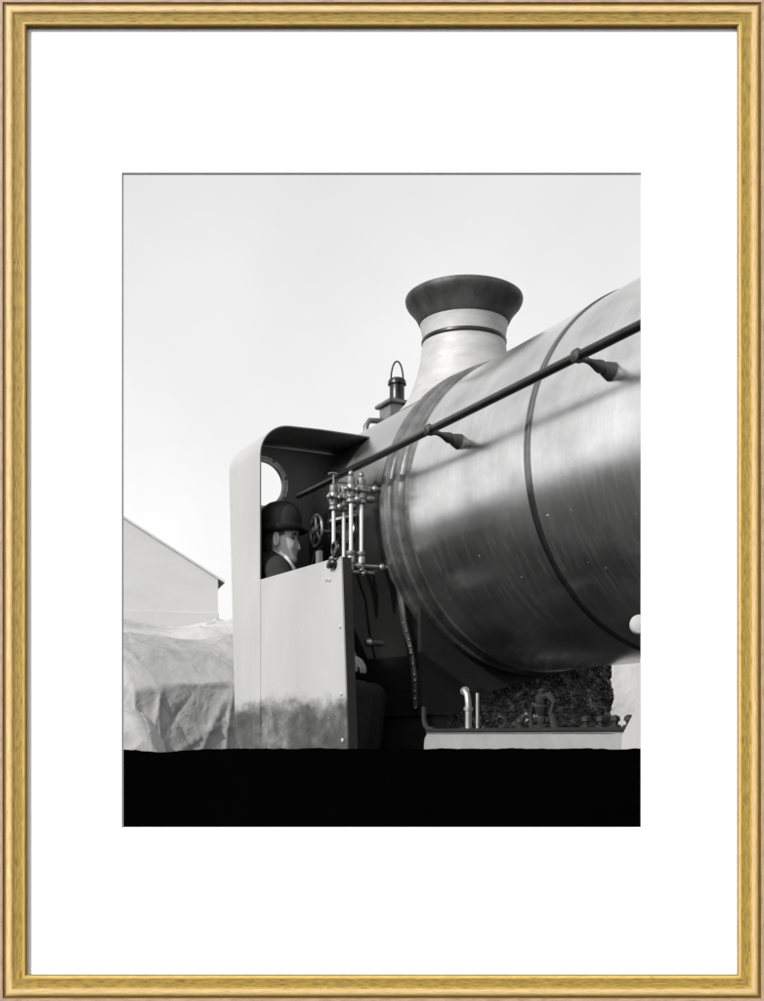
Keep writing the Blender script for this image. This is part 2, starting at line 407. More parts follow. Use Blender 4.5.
# safety valve with lifting loop
VT = 5.48
bm = NB(); box(bm, L(SA-.075, VT-.075, 1.60), L(SA+.075, VT+.075, 1.845), .006)
box(bm, L(SA-.095, VT-.095, 1.845), L(SA+.095, VT+.095, 1.865), .004)
sv = link('safety_valve', bm, M['collar'], loco)
bm = NB(); lathe(bm, [(1.865,.052),(1.875,.048),(1.89,.042),(1.97,.042),(1.972,.052),(1.985,.052),(2.0,.046),(2.01,.03),(2.012,.004)], L(SA,VT,0), (0,0,1), 32)
link('valve_column', bm, M['rail'], sv)
bm = NB(); lp = []
u = Vector((ca, -sa_, 0))                  # loop lies across the line of sight
for k in range(25):
    a = PI*k/24; lp.append(L(SA, VT, 2.0+.105*math.sin(a)) + u*(.034*math.cos(a)))
tube(bm, lp, .005, 8); link('lifting_loop', bm, M['rail'], sv)
bm = NB(); tube(bm, [L(SA-.17, VT+.05, 1.65), L(SA-.17, VT+.05, 1.73), L(SA-.15, VT+.05, 1.765), L(SA-.06, VT+.04, 1.77)], .016, 10)
link('escape_pipe', bm, M['collar'], sv)

# handrail and stanchions
HS, HZ = 2.086, 1.169
bm = NB(); lathe(bm, [(-.4,.014),(-.39,.0155),(4.97,.0155),(4.98,.012)], L(HS,0,HZ), (0,1,0), 20)
hr = link('handrail', bm, M['rail'], loco); tag(hr, 'long dark handrail along the boiler side')
for tt in (2.747, 3.672, 1.8, .85):
    bm = NB(); a = L(HS, tt, HZ); b = L(2.222, tt, 1.139); d = (b-a); ln = d.length
    lathe(bm, [(-.024,.004),(-.022,.012),(-.012,.0225),(0,.0215),(.012,.019),(.022,.012),(.035,.0095),(.050,.0105),(.066,.015),(.078,.0195),(.090,.0215),(.098,.018),(.103,.022),(.118,.027),(ln+.005,.034)], a, d, 28)
    link('stanchion', bm, M['stub'], hr)

# ---- cab
DS, TF, TR, TRF = 1.8, 3.81, 5.08, 4.745
TH = .006
ZR = 1.437; RC = .15
def shell_prof():
    p = [(DS, z) for z in (-.5, 0, .7, 1.0, ZR-RC)]
    for k in range(1, 13):
        a = PI/2*k/12; p.append((DS + RC - RC*math.cos(a), ZR-RC + RC*math.sin(a)))
    p += [(2.1, ZR+.004), (2.25, ZR+.003), (2.42, ZR)]
    return p
def mir(s, m): return 2*SA - s if m else s
for m in (0, 1):
    # side sheet, low forward part (the far side is an open doorway)
    bm = NB()
    poly = [(TF-.03, -.5), (TF-.0, 0), (TF+.055, .692), (TRF, .712), (TRF, -.5)] if m == 0 else [(TF+.7, -.5), (TF+.7, -.3), (TRF, -.3), (TRF, -.5)]
    if m == 0: prism(bm, poly, lambda p, d: L(mir(d, m), p[0], p[1]), DS, DS+TH)
    for f in bm.faces:
        c = f.calc_center_median()
        f.material_index = 1 if abs(c.x - (mir(DS+TH, m)-SA)) < 1e-4 else 0
    # upper bent sheet, its rear edge leaning back
    pp = shell_prof()[(3 if m else 0):]; vo = []; vi = []
    for i, (s, z) in enumerate(pp):
        a = pp[max(i-1,0)]; b = pp[min(i+1,len(pp)-1)]; tx, tz = b[0]-a[0], b[1]-a[1]; l_ = math.hypot(tx,tz)
        nx_, nz_ = tz/l_, -tx/l_
        tr = TR + .07*max(0, z)
        vo.append([bm.verts.new(L(mir(s,m), tt, z)) for tt in (TRF, tr)])
        vi.append([bm.verts.new(L(mir(s+nx_*TH,m), tt, z+nz_*TH)) for tt in (TRF, tr)])
    for i in range(len(pp)-1):
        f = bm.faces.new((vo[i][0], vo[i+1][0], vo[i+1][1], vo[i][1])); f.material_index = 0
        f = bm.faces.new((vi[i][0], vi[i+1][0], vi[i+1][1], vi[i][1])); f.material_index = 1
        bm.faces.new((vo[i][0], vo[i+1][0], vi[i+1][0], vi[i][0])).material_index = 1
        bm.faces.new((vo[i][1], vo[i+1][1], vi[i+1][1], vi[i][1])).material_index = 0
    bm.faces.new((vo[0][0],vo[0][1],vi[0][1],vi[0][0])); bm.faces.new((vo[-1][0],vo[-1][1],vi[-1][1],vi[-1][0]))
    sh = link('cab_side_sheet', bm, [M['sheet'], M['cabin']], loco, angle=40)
    if m == 0: tag(sh, 'pale grey cab side sheet with scorched lower edge')
    if m == 0:
      # stiffening angle up the forward edge
      bm = NB(); prism(bm, [(TF-.034,-.5),(TF-.004,0),(TF+.05,.69),(TF+.066,.69),(TF+.012,0),(TF-.018,-.5)], lambda p, d: L(mir(d,m), p[0], p[1]), DS+TH+.001, DS+.042)
      link('edge_angle', bm, M['dark'], sh, smooth=False)
      # small bolts on the sheet
      bm = NB()
      for tt, zz in ((TF+.06,.42),(TF+.05,.16),(3.97,.615),(4.0,.62),(TF+.04,-.02)):
          ball(bm, L(mir(DS-.001,m), tt, zz), .009, (.6,1,1), 10)
      link('bolt', bm, M['pale'], sh)
    if m == 0:
        bm = NB(); box(bm, L(DS-.0025, TRF-.012, -.5), L(DS-.0005, TRF+.002, .706)); link('lap_seam', bm, M['sheet'], sh, smooth=False)
    # rear wall with round window
    TW = 5.11
    outl = [(DS+TH+.002, -.32)] + [(DS+TH+.002, z) for z in (0,.5,1.0,ZR-RC)] + [(DS+RC-(RC-TH-.002)*math.cos(PI/2*k/10), ZR-RC+(RC-TH-.002)*math.sin(PI/2*k/10)) for k in range(1,11)] + [(2.45,ZR-TH-.002),(2.45,.9),(2.45,.4),(2.45,-.32),(2.1,-.32)]
    pc = (1.946, 1.240); pr_ = .110
    angs = sorted(set([round(2*PI*k/64,6) for k in range(64)] + [round(math.atan2(q[1]-pc[1], q[0]-pc[0])%(2*PI),6) for q in outl]))
    def cast(a):
        dx, dz = math.cos(a), math.sin(a); best = None
        for i in range(len(outl)):
            x1,y1 = outl[i]; x2,y2 = outl[(i+1)%len(outl)]; ex,ey = x2-x1,y2-y1
            den = dx*ey-dz*ex
            if abs(den) < 1e-9: continue
            tt = ((x1-pc[0])*ey-(y1-pc[1])*ex)/den; uu = ((x1-pc[0])*dz-(y1-pc[1])*dx)/den
            if tt > 0 and -1e-5 <= uu <= 1+1e-5 and (best is None or tt < best): best = tt
        return (pc[0]+dx*best, pc[1]+dz*best)
    bm = NB(); G = []
    for a in angs:
        ci = (pc[0]+pr_*math.cos(a), pc[1]+pr_*math.sin(a)); co = cast(a)
        G.append([bm.verts.new(L(mir(q[0],m), tw, q[1])) for tw in (TW, TW+.008) for q in (ci, co)])
    for k in range(len(G)):
        a_, b_ = G[k], G[(k+1)%len(G)]
        bm.faces.new((a_[0],a_[1],b_[1],b_[0])); bm.faces.new((a_[2],a_[3],b_[3],b_[2]))
        bm.faces.new((a_[0],a_[2],b_[2],b_[0])); bm.faces.new((a_[1],a_[3],b_[3],b_[1]))
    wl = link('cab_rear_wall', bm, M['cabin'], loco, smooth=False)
    bm = NB(); lathe(bm, [(-.004,.107),(-.016,.109),(-.018,.122),(-.012,.127),(-.014,.137),(-.010,.141),(-.001,.141),(-.001,.118)], L(mir(pc[0],m), TW, pc[1]), (0,1,0), 64, closed=True)
    link('porthole_ring', bm, M['brass' if 0 else 'collar'], wl)
    bm = NB()
    for k in range(8):
        a = 2*PI*k/8+.3; ball(bm, L(mir(pc[0]+.131*math.cos(a),m), TW-.014, pc[1]+.131*math.sin(a)), .007, seg=8)
    link('rim_bolt', bm, M['brass'], wl)
# lifting eye on the corner of the near sheet
bm = NB(); eye = [L(DS-.012, 3.895+.022*math.cos(2*PI*k/24), .722+.026*math.sin(2*PI*k/24)) for k in range(24)]
tube(bm, eye, .0075, 10, closed=True); ball(bm, L(DS-.012, 3.925, .672), .026, (.6, 1.1, .8)); ball(bm, L(DS-.014, 3.95, .668), .014, (.6, 1, 1))
link('eye_bolt', bm, M['rail'], loco)
bm = NB(); box(bm, L(1.83, 4.14, .66), L(1.845, 4.18, .76), .002); link('catch_plate', bm, M['collar'], loco)

# cab floor, seat box and low dark partition
bm = NB(); box(bm, L(1.82, 3.75, -.35), L(3.98, 5.09, -.32)); link('cab_floor', bm, M['dark'], loco, smooth=False)
bm = NB(); box(bm, L(1.87, 4.72, -.32), L(2.3, 5.08, 0.0), .01); link('seat_box', bm, M['dark'], loco)
bm = NB(); box(bm, L(2.30, 4.02, -.32), L(2.37, 4.74, .085), .003); box(bm, L(2.285, 4.0, .085), L(2.372, 4.76, .093), .002); link('toolbox', bm, M['dark'], loco)

# water gauges: two pairs of columns standing off the firebox side
def arm(bm, s0, t, z, s1, r=.009):
    lathe(bm, [(0,r*1.0),(.02,r),(.03,r*1.7),(.045,r*1.7),(.05,r),(max(.06,s1-s0),r)], L(s0,t,z), (1,0,0), 14)
for t0 in (4.30, 4.48):
    for s0 in (2.05, 2.10):
        zt, zb = 1.03, .775
        up = .0 if s0 == 2.05 and t0 == 4.48 else .0
        bm = NB()
        lathe(bm, [(zb-.065,.008),(zb-.06,.015),(zb-.035,.015),(zb-.03,.019),(zb-.005,.019),(zb,.016),(zb+.008,.021),(zb+.02,.021),(zb+.024,.012)], L(s0,t0,0), (0,0,1), 18)
        lathe(bm, [(zt-.028,.012),(zt-.022,.021),(zt-.01,.021),(zt-.004,.016),(zt+.0,.020),(zt+.05,.020),(zt+.055,.017),(zt+.062,.019),(zt+.085,.019),(zt+.09,.012),(zt+.094,.008)], L(s0,t0,0), (0,0,1), 18)
        col_ = link('gauge_fitting', bm, M['brass'], loco)
        bm = NB(); lathe(bm, [(zb+.02,.0088),(zt-.02,.0088)], L(s0,t0,0), (0,0,1), 16); link('gauge_glass', bm, M['glass'], col_)
        HH = .135 if s0 == 2.05 else .10
        bm = NB()
        if t0 == 4.48:
            tube(bm, [L(s0, t0, zt+.09), L(s0, t0, zt+HH)], .005, 8)
            tube(bm, [L(s0-.026, t0, zt+HH), L(s0-.012, t0, zt+HH+.005), L(s0+.012, t0, zt+HH+.005), L(s0+.026, t0, zt+HH)], .0055, 8)
        else:
            ball(bm, L(s0, t0, zt+.10), .013, (1,1,1.2), 12)
        tube(bm, [L(s0-.03,t0-.02,zt+.03), L(s0+.03,t0-.02,zt+.03)], .008, 8); ball(bm, L(s0-.032,t0-.02,zt+.03), .012, seg=10)
        link('cock', bm, M['brass'], col_)
    bm = NB(); arm(bm, 2.05, t0, 1.075, 2.215, .010); arm(bm, 2.05, t0, .735, 2.27, .010)
    ball(bm, L(2.165, t0, 1.075), .017, (1,1,1), 14); ball(bm, L(2.20, t0, .735), .017, (1,1,1), 14)
    ball(bm, L(2.075, t0-.012, 1.02), .018, (1,1,1), 12); ball(bm, L(2.14, t0, 1.03), .02, (1.4,1,.9), 12)
    link('gauge_arm', bm, M['brass'], loco)

# regulator handwheel and pipework in the cab
wc = L(2.09, 4.766, .965)
bm = NB(); tube(bm, [wc + Vector((0, .072*math.cos(2*PI*k/36), .072*math.sin(2*PI*k/36))) for k in range(36)], .008, 10, closed=True)
for k in range(5):
    a = 2*PI*k/5+.2; tube(bm, [wc, wc + Vector((0,.07*math.cos(a),.07*math.sin(a)))], .006, 8)
lathe(bm, [(-.02,.008),(-.018,.016),(.012,.016),(.014,.009),(.14,.009)], wc, (1,0,0), 16)
link('handwheel', bm, M['collar'], loco)
bm = NB(); lathe(bm, [(0,.02),(.01,.03),(.03,.03),(.035,.022),(.20,.022)], L(2.12, 4.63, 1.10), (.35,.9,.12), 20); link('injector_body', bm, M['steel'], loco)
bm = NB(); tube(bm, [L(2.15,4.98,.1), L(2.15,4.98,.8), L(2.17,4.97,.9), L(2.25,4.93,.96)], .013, 10); tube(bm, [L(2.19,4.62,.35), L(2.19,4.62,.80), L(2.22,4.62,.86), L(2.3,4.6,.88)], .012, 10)
tube(bm, [L(2.26,4.55,1.02), L(2.17,4.60,1.0), L(2.12,4.66,.99)], .02, 10); ball(bm, L(2.13,4.66,.99), .028)
link('cab_pipework', bm, M['rail'], loco)
bm = NB(); lathe(bm, [(0,.045),(.008,.055),(.03,.055),(.035,.05)], L(2.22, 4.62, .94), (-1,0,.1), 24); link('pressure_dial', bm, M['collar'], loco)
bm = NB()
for k in range(0):
    p = L(2.17, 4.18-.012*k, .42-.02*k); tube(bm, [p, p+Vector((.05,.05,-.03))], .006, 8)
lathe(bm, [(0,.012),(.02,.02),(.05,.012),(.09,.012)], L(2.08, 4.22, .395), (1,.2,0), 14)
link('reversing_quadrant', bm, M['collar'], loco)

# running plate and pale valance
VS = 1.9; VT1 = 3.387
bm = NB(); rc = .05
poly = [(-.6,.020),(VT1-rc*.6,.020)] + [(VT1-rc+rc*math.sin(a)+.004, .020+rc-rc*math.cos(a)) for a in (.5,.9,1.3,1.57)] + [(VT1+.004,.14),(VT1+.016,.14),(VT1+.016,.066)] + [(VT1-rc+(rc+.014)*math.sin(a)+.002, .006+rc-(rc+.0)*math.cos(a)) for a in (1.4,1.0,.6)] + [(VT1-rc,.008),(-.6,.008)]
# deck plate with upturned rear lip
box(bm, L(VS-.006, -.6, .010), L(3.9, VT1-.02, .022), .002)
tube(bm, [L(VS+.002, VT1-.07, .019), L(VS+.002, VT1-.03, .021), L(VS+.002, VT1-.008, .032), L(VS+.002, VT1+.004, .056), L(VS+.004, VT1+.006, .10)], .009, 10)
link('running_plate', bm, M['dark'], loco)
bm = NB(); box(bm, L(VS-.001, -.6, .0085), L(VS+.006, VT1-.02, .0045)); link('plate_edge_strip', bm, M['steel'], loco, smooth=False)
bm = NB(); poly = [(-.6,-.36),(VT1,-.36),(VT1,-.03),(VT1-.006,-.01),(VT1-.02,.003),(-.6,.003)]
prism(bm, poly, lambda p, d: L(d, p[0], p[1]), VS, VS+.012)
va = link('valance', bm, M['valance'], loco); tag(va, 'pale painted valance below the running plate')
bm = NB(); prism(bm, poly, lambda p, d: L(d, p[0], p[1]), 3.89, 3.902); link('valance', bm, M['valance'], loco)
# fittings on the running plate
bm = NB(); tube(bm, [L(2.05,3.36,.155), L(2.02,3.31,.157), L(2.0,3.275,.152), L(2.0,3.258,.138), L(2.0,3.253,.11), L(2.0,3.253,.02)], .0115, 14)
lathe(bm, [(0,.016),(.012,.016)], L(2.0,3.253,.085), (0,0,1), 14); lathe(bm, [(0,.016),(.012,.016)], L(2.045,3.35,.156), (-.2,-.4,0), 14)
link('drain_pipe', bm, M['steel'], loco)
bm = NB(); tube(bm, [L(2.02,3.225,.145), L(2.02,3.225,.02)], .006, 10); link('drain_pipe', bm, M['steel'], loco)
bm = NB()
lathe(bm, [(.02,.028),(.032,.028),(.036,.012),(.05,.016),(.062,.012),(.075,.018),(.092,.024),(.10,.016),(.112,.021),(.128,.020),(.134,.011),(.146,.013),(.152,.004)], L(2.1,2.96,0), (0,0,1), 9)
tube(bm, [L(2.1,2.96,.12), L(2.1,2.915,.128), L(2.1,2.89,.105), L(2.1,2.905,.07), L(2.1,2.885,.02)], [.012,.013,.009,.010,.014], 8)
tube(bm, [L(2.1,2.96,.09), L(2.09,2.99,.10), L(2.09,3.005,.07), L(2.09,3.0,.02)], [.009,.010,.007,.010], 8)
link('clack_valve', bm, M['dark'], loco)
for tt in (3.20, 3.115, 3.045, 2.83, 2.755, 2.685, 2.62):
    bm = NB(); lathe(bm, [(.0,.020),(.008,.020),(.010,.010),(.020,.010),(.022,.017),(.034,.015),(.040,.006)], L(2.18, tt, .022), (0,0,1), 6 if tt<3 else 14)
    link('stud', bm, M['dark'], loco)
bm = NB(); tube(bm, [L(2.45,2.60+.0,.10), L(2.43,2.62,.06), L(2.40,2.62,.035), L(2.36,2.56,.026)], .008, 8); link('small_bracket', bm, M['pale'], loco)
# pale tapered bracket and white knob at the right-hand edge of the print
bm = NB()
poly = [(2.312,.022),(2.298,.12),(2.277,.245),(2.08,.245),(1.9,.022)]
prism(bm, poly, lambda p, d: L(d, p[0], p[1]), 1.935, 2.05)
bmesh.ops.bevel(bm, geom=list(bm.edges), offset=.006, segments=2, affect='EDGES')
br = link('tapered_bracket', bm, M['pale'], loco)
bm = NB(); poly = [(2.285,-.30),(2.268,.0),(2.19,.098),(1.95,.12),(1.9,-.30)]
prism(bm, poly, lambda p, d: L(d, p[0], p[1]), 1.86, 1.897); 
bmesh.ops.bevel(bm, geom=list(bm.edges), offset=.004, segments=2, affect='EDGES'); link('cover_plate', bm, M['pale'], loco)
bm = NB(); lathe(bm, [(-.03,.02),(-.012,.024),(0,.027),(.006,.024),(.010,.012),(.0105,.001)], L(1.95, 2.300, .295), (-.45,-.9,.1), 32)
tube(bm, [L(1.965,2.29,.293), L(1.975,2.26,.24)], .012, 10)
link('white_knob', bm, M['pale'], br)

# frames, wheels, beams below (beneath the print's black edge, seen only from elsewhere)
for s in (2.42, 3.34):
    bm = NB(); box(bm, L(s, -.7, -1.0), L(s+.04, 6.3, -.30), .004); link('main_frame', bm, M['dark'], loco)
bm = NB(); box(bm, L(1.9, -.78, -.75), L(3.9, -.7, .02), .006); link('buffer_beam', bm, M['dark'], loco)
bm = NB(); box(bm, L(2.4,-.6,-.35), L(3.4,.9,.36), .02); link('smokebox_saddle', bm, M['dark'], loco)
def wheel(tt, s, r=.46):
    bm = NB(); c = L(s, tt, -1.55+.16+r)
    lathe(bm, [(-.05,r-.06),(-.05,r),(.03,r),(.05,r+.025),(.06,r+.02),(.06,r-.06)], c, (1,0,0), 48, closed=True)
    lathe(bm, [(-.06,.08),(.06,.08)], c, (1,0,0), 24)
    for k in range(12):
        a = 2*PI*k/12; tube(bm, [c+Vector((0,.07*math.cos(a),.07*math.sin(a))), c+Vector((0,(r-.05)*math.cos(a),(r-.05)*math.sin(a)))], [.028,.02], 8)
    link('driving_wheel', bm, M['dark'], loco)
for tt in (.3, 1.7, 3.1, 5.5):
    wheel(tt, 2.18); wheel(tt, 3.62)

# ------------------------------------------------------------------ track and ground
tr = empty('railway_track', world(SA, TA, -CAMZ), ALPHA); tag(tr, 'steel railway track under the grey locomotive', 'track')
for s in (2.18, 3.62):
    bm = NB(); prism(bm, [(-.06,.045),(.06,.045),(.06,.06),(.012,.075),(.012,.125),(.032,.135),(.032,.16),(-.032,.16),(-.032,.135),(-.012,.125),(-.012,.075),(-.06,.06)], lambda p, d: Vector((s-SA+p[0], d-TA, p[1])), -8, 16)
    link('rail', bm, M['rail'], tr, smooth=False)
t = -7.5
while t < 15.5:
    bm = NB(); box(bm, (2.9-1.25-SA, t-.12-TA, -.06), (2.9+1.25-SA, t+.12-TA, .045), .01); link('sleeper', bm, M['wood'], tr); t += .75
bm = NB(); n = 60
vs = [[bm.verts.new(((i/n-.5)*600*abs(i/n-.5)*2, (j/n-.5)*600*abs(j/n-.5)*2+5, 0)) for j in range(n+1)] for i in range(n+1)]
for i in range(n):
    for j in range(n): bm.faces.new((vs[i][j], vs[i+1][j], vs[i+1][j+1], vs[i][j+1]))
go = link('ground', bm, M['ash']); tag(go, kind='structure')

# ------------------------------------------------------------------ shed
def at(px, py, Y): return Vector(((px-X0)/F*Y, Y, (Y0-py)/F*Y + CAMZ))
SY = 34.0; SR = math.radians(16); dv = Vector((math.cos(SR), math.sin(SR), 0))
e = at(218, 588, SY); e.z = 0; hw = 11.0
def wall_z(px, py):                                  # distance from the corner and height of a point seen on the gable wall
    a = (px-X0)/F; u = (e.x - a*e.y)/(dv.x - a*dv.y); Y = e.y - u*dv.y
    return u, (Y0-py)/F*Y + CAMZ
u1, z1 = wall_z(123, 515); u0, z0 = wall_z(218, 576)
slope = (z1-z0)/(u1-u0); he = z0 - u0*slope; hp = he + hw*slope
shed = empty('shed', e - dv*hw, SR); tag(shed, 'pale gabled shed with long sloping roof behind the canvas heap', 'shed')
bm = NB(); prism(bm, [(-hw,0),(hw,0),(hw,he-.1),(0,hp-.1),(-hw,he-.1)], lambda p, d: Vector((p[0], d, p[1])), 0, 22)
link('wall', bm, M['wall'], shed, smooth=False)
bm = NB(); ov = .20
prism(bm, [(-hw-ov,he-ov*slope-.1),(0,hp-.1+.0),(hw+ov,he-ov*slope-.1),(hw+ov,he-ov*slope-.03),(0,hp-.03),(-hw-ov,he-ov*slope-.03)], lambda p, d: Vector((p[0], d, p[1]+.004)), -.06, 22.1)
link('roof', bm, M['slate'], shed, smooth=False)
zt_ = wall_z(150, 611)[1]
bm = NB(); box(bm, (-hw-.02, -.03, .1), (hw+.02, -.002, zt_), .01); link('plinth_boarding', bm, M['wall'], shed, smooth=False)

# ------------------------------------------------------------------ canvas heaps
def drape(name, corner, ang, W, D, zc, ridge, mat, seed, label, fold=.05, n=260, rnd=.16, nf=16, dome=.05):
    """tarpaulin over a load: flat panels, tension folds running from the corners, hanging to the ground"""
    rg = random.Random(seed)
    bm = NB(); ux = Vector((math.cos(ang), math.sin(ang), 0)); uy = Vector((-math.sin(ang), math.cos(ang), 0))
    base = Vector((corner[0], corner[1], 0)) + ux*W/2 + uy*D/2
    def folds(k, w, h):
        out_ = []
        for q in range(k):
            cx = rg.choice((-w/2, w/2, rg.uniform(-w/2, w/2))); cy = rg.choice((h, h, rg.uniform(0, h)))
            a = rg.uniform(0, PI); out_.append((cx, cy, math.cos(a), math.sin(a), rg.uniform(.4, 1.6), rg.uniform(.008, .020), rg.choice((1, 1, -1))*rg.uniform(.4, 1)))
        return out_
    FS = {0: folds(nf, W, D), 1: folds(nf, W, zc), 2: folds(nf, D, zc)}
    def fd(kind, x, y):
        r = 0
        for cx, cy, c_, s_, ln, wd, A in FS[kind]:
            dx, dy = x-cx, y-cy; al = dx*c_+dy*s_; pe = -dx*s_+dy*c_ + .05*math.sin(al*4+cx*3)
            r += A*math.exp(-abs(pe)/wd)*math.exp(-(al/ln)**2)
        return r
    G = {}; k = .5
    for i in range(n+1):
        for j in range(n+1):
            a = (i/n-.5)*2; b = (j/n-.5)*2; m = max(abs(a), abs(b))
            if m < k: px_, py_, q = a/k*W/2, b/k*D/2, 0
            else:
                q = (m-k)/(1-k); px_ = max(-k,min(k,a))/k*W/2; py_ = max(-k,min(k,b))/k*D/2
            t_ = (py_ + D/2)/D
            top = zc + ridge*math.sin(min(1, t_*1.5)*PI/2) + ridge*.5*noise.noise(Vector((px_*1.1+seed, py_*1.3, seed)))*min(1,t_*3)
            top -= dome*(abs(px_/(W/2))**3 + (abs(py_/(D/2))**3 if py_ < 0 else 0)); top -= rnd*.35*max(0, abs(px_)/(W/2)-.75)*4*.25
            z = top*(1-q)
            isx = abs(a) >= abs(b)
            if q > 0:
                f = fd(2 if isx else 1, py_ if isx else px_, z)*fold*min(1, q*8+.15)
                nrm = Vector((math.copysign(1, a), 0, 0)) if isx else Vector((0, math.copysign(1, b), 0))
                flare = .16*q + .02*math.sin(q*9)
                w = ux*(px_) + uy*(py_) + (ux*nrm.x + uy*nrm.y)*(f + flare + .03*noise.noise(Vector((px_*2, py_*2+seed, z*2))))
            else:
                f = fd(0, px_, py_)*fold*1.1 + .03*noise.noise(Vector((px_*3+seed, py_*3, 2))); w = ux*px_ + uy*py_; z += f
            w2 = Vector((px_*7+seed, py_*7, z*7)); z += .010*(abs(noise.noise(w2))-.2) if q == 0 else 0
            if q > 0: w += (ux*nrm.x + uy*nrm.y)*(.010*abs(noise.noise(Vector((px_*1.4+z*2.0+seed, py_*1.4, z*1.6)))) + .004*abs(noise.noise(w2*.9)))
            G[i,j] = bm.verts.new(base + w + Vector((0,0,max(.01, z))))
    for i in range(n):
        for j in range(n): bm.faces.new((G[i,j], G[i+1,j], G[i+1,j+1], G[i,j+1]))
    o = link(name, bm, mat, None, angle=180); o['category'] = 'tarpaulin'; o['label'] = label; o['group'] = 'canvas covered loads beside the line'
    return o
c1 = at(134, 676, 8.2)
drape('canvas_covered_load', (c1.x, c1.y), math.radians(33), 2.0, 1.6, c1.z+.02, .40, M['canvas'], 3.1, 'weathered canvas sheet draped over a square load beside the cab', .042, nf=46)
c2 = at(105, 640, 10.6)
drape('canvas_covered_load', (c2.x-.5, c2.y), math.radians(8), 3.2, 1.6, c2.z+.02, .26, M['canvas2'], 8.7, 'pale canvas hump rising behind the darker square canvas load', .07, nf=44)
c3 = at(66, 716, 6.6)
drape('canvas_covered_load', (c3.x, c3.y-.1), math.radians(16), .60, .75, c3.z+.02, .05, M['canvas2'], 5.2, 'low crumpled pale canvas in front of the square load at bottom left', .045, rnd=.3, nf=14, dome=.13)
# pale canvas seen under the boiler
c4 = at(560, 640, 9.5)
drape('canvas_covered_load', (c4.x, c4.y), math.radians(-6), 3.0, 1.2, c4.z, .3, M['canvas2'], 12.4, 'pale canvas load glimpsed below the boiler at right', .09, n=130, nf=30)

# ------------------------------------------------------------------ the man in the cab
def V(x, y, z): return Vector((x, y, z + CAMZ))
def skin_mesh(chains):
    """tapered, rounded limbs that overlap; the voxel remesh welds them into one surface"""
    b = NB()
    for ch_ in chains:
        for p, r in ch_: ball(b, p, r, (1,1,1), 16)
        for (p, r), (q, r2) in zip(ch_, ch_[1:]): tube(b, [p, p.lerp(q,.35), p.lerp(q,.7), q], [r, r*.7+r2*.3+.003, r*.3+r2*.7+.002, r2], 16)
    me = bpy.data.meshes.new('tmp'); b.to_mesh(me); b.free(); return me
def remesh(bm, vox, smooth_it=2):
    me = bpy.data.meshes.new('tmp'); bm.to_mesh(me); bm.free()
    o = bpy.data.objects.new('tmp', me); COL.objects.link(o)
    r = o.modifiers.new('r', 'REMESH'); r.mode = 'VOXEL'; r.voxel_size = vox; r.use_smooth_shade = True
    s = o.modifiers.new('s', 'SMOOTH'); s.iterations = smooth_it; s.factor = .5
    dg = bpy.context.evaluated_depsgraph_get(); dg.update()
    m2 = bpy.data.meshes.new_from_object(o.evaluated_get(dg)); bpy.data.objects.remove(o)
    b2 = NB(); b2.from_mesh(m2); return b2
HX, HY, HZc = -.474, 5.22, .930              # centre of the head (ear level)
def head(bm, c, yaw, pitch):
    """rings from chin to crown in head space: x forward, z up; metres"""
    #      z      front  back  halfw
    T = [(-.125, .030,-.020,.022),(-.120,.062,-.030,.034),(-.110,.078,-.040,.043),(-.098,.083,-.050,.050),(-.085,.080,-.056,.055),(-.072,.079,-.062,.059),
         (-.058,.081,-.070,.063),(-.045,.083,-.080,.066),(-.030,.083,-.090,.069),(-.015,.081,-.096,.071),(0,.078,-.100,.073),(.012,.084,-.103,.075),(.025,.088,-.105,.077),
         (.045,.089,-.106,.078),(.07,.084,-.104,.078),(.09,.070,-.096,.070),(.105,.048,-.078,.054),(.116,.02,-.045,.03)]
    rings = []; seg = 48
    M3 = Matrix.Rotation(yaw, 3, 'Z') @ Matrix.Rotation(pitch, 3, 'Y') @ Matrix.Diagonal((.90, .95, 1.02))
    for z, fr, bk, hw_ in T:
        ring = []
        for k in range(seg):
            a = 2*PI*k/seg; cx, sy = math.cos(a), math.sin(a)
            x = fr*abs(cx)**.85 if cx > 0 else bk*abs(cx)**.9
            y = hw_*math.copysign(abs(sy)**.82, sy)
            if cx > 0:
                d = abs(y)
                if -.066 < z < .012:                                     # nose
                    h = {True: (.012-z)/.057, False: max(0, (z+.066)/.022)}[z > -.045]
                    x += .023*min(1, h)**1.2*math.exp(-(d/.012)**2)
                if abs(z) < .014: x -= .012*math.exp(-((d-.032)/.014)**2)      # eye socket
                if -.083 < z < -.066: x += .004*math.exp(-(d/.022)**2)       # lips
                if abs(z+.072) < .008: x -= .0015*math.exp(-(d/.02)**2)
                if -.05 < z < -.02: x += .004*math.exp(-((d-.045)/.015)**2)  # cheek
            ring.append(bm.verts.new(Vector(c) + M3 @ Vector((x, y, z))))
        rings.append(ring)
    for a_, b_ in zip(rings, rings[1:]):
        for k in range(seg): bm.faces.new((a_[k], a_[(k+1)%seg], b_[(k+1)%seg], b_[k]))
    bm.faces.new(rings[0]); bm.faces.new(rings[-1])
    for sgn in (1, -1):                                                   # ears
        pts = [Vector(c) + M3 @ Vector((-.012-.014*math.cos(q)*.9, sgn*(.078+.008*(1-math.cos(q))/2), -.012+.030*math.sin(q))) for q in [2*PI*i/16 for i in range(16)]]
        tube(bm, pts, .006, 8, closed=True)
        e_ = Vector(c) + M3 @ Vector((-.010, sgn*.073, -.012)); ball(bm, e_, .02, (.8,.45,1.2), 12)
    return M3
yaw = math.radians(-8); pitch = math.radians(1)
hc = V(HX, HY, HZc)
pel = V(-.44, 5.22, .11); lum = V(-.455, 5.22, .33); chest = V(-.485, 5.22, .58); c7 = V(-.525, 5.215, .80); nk = V(-.505, 5.218, .835); jaw = V(-.482, 5.22, .885)
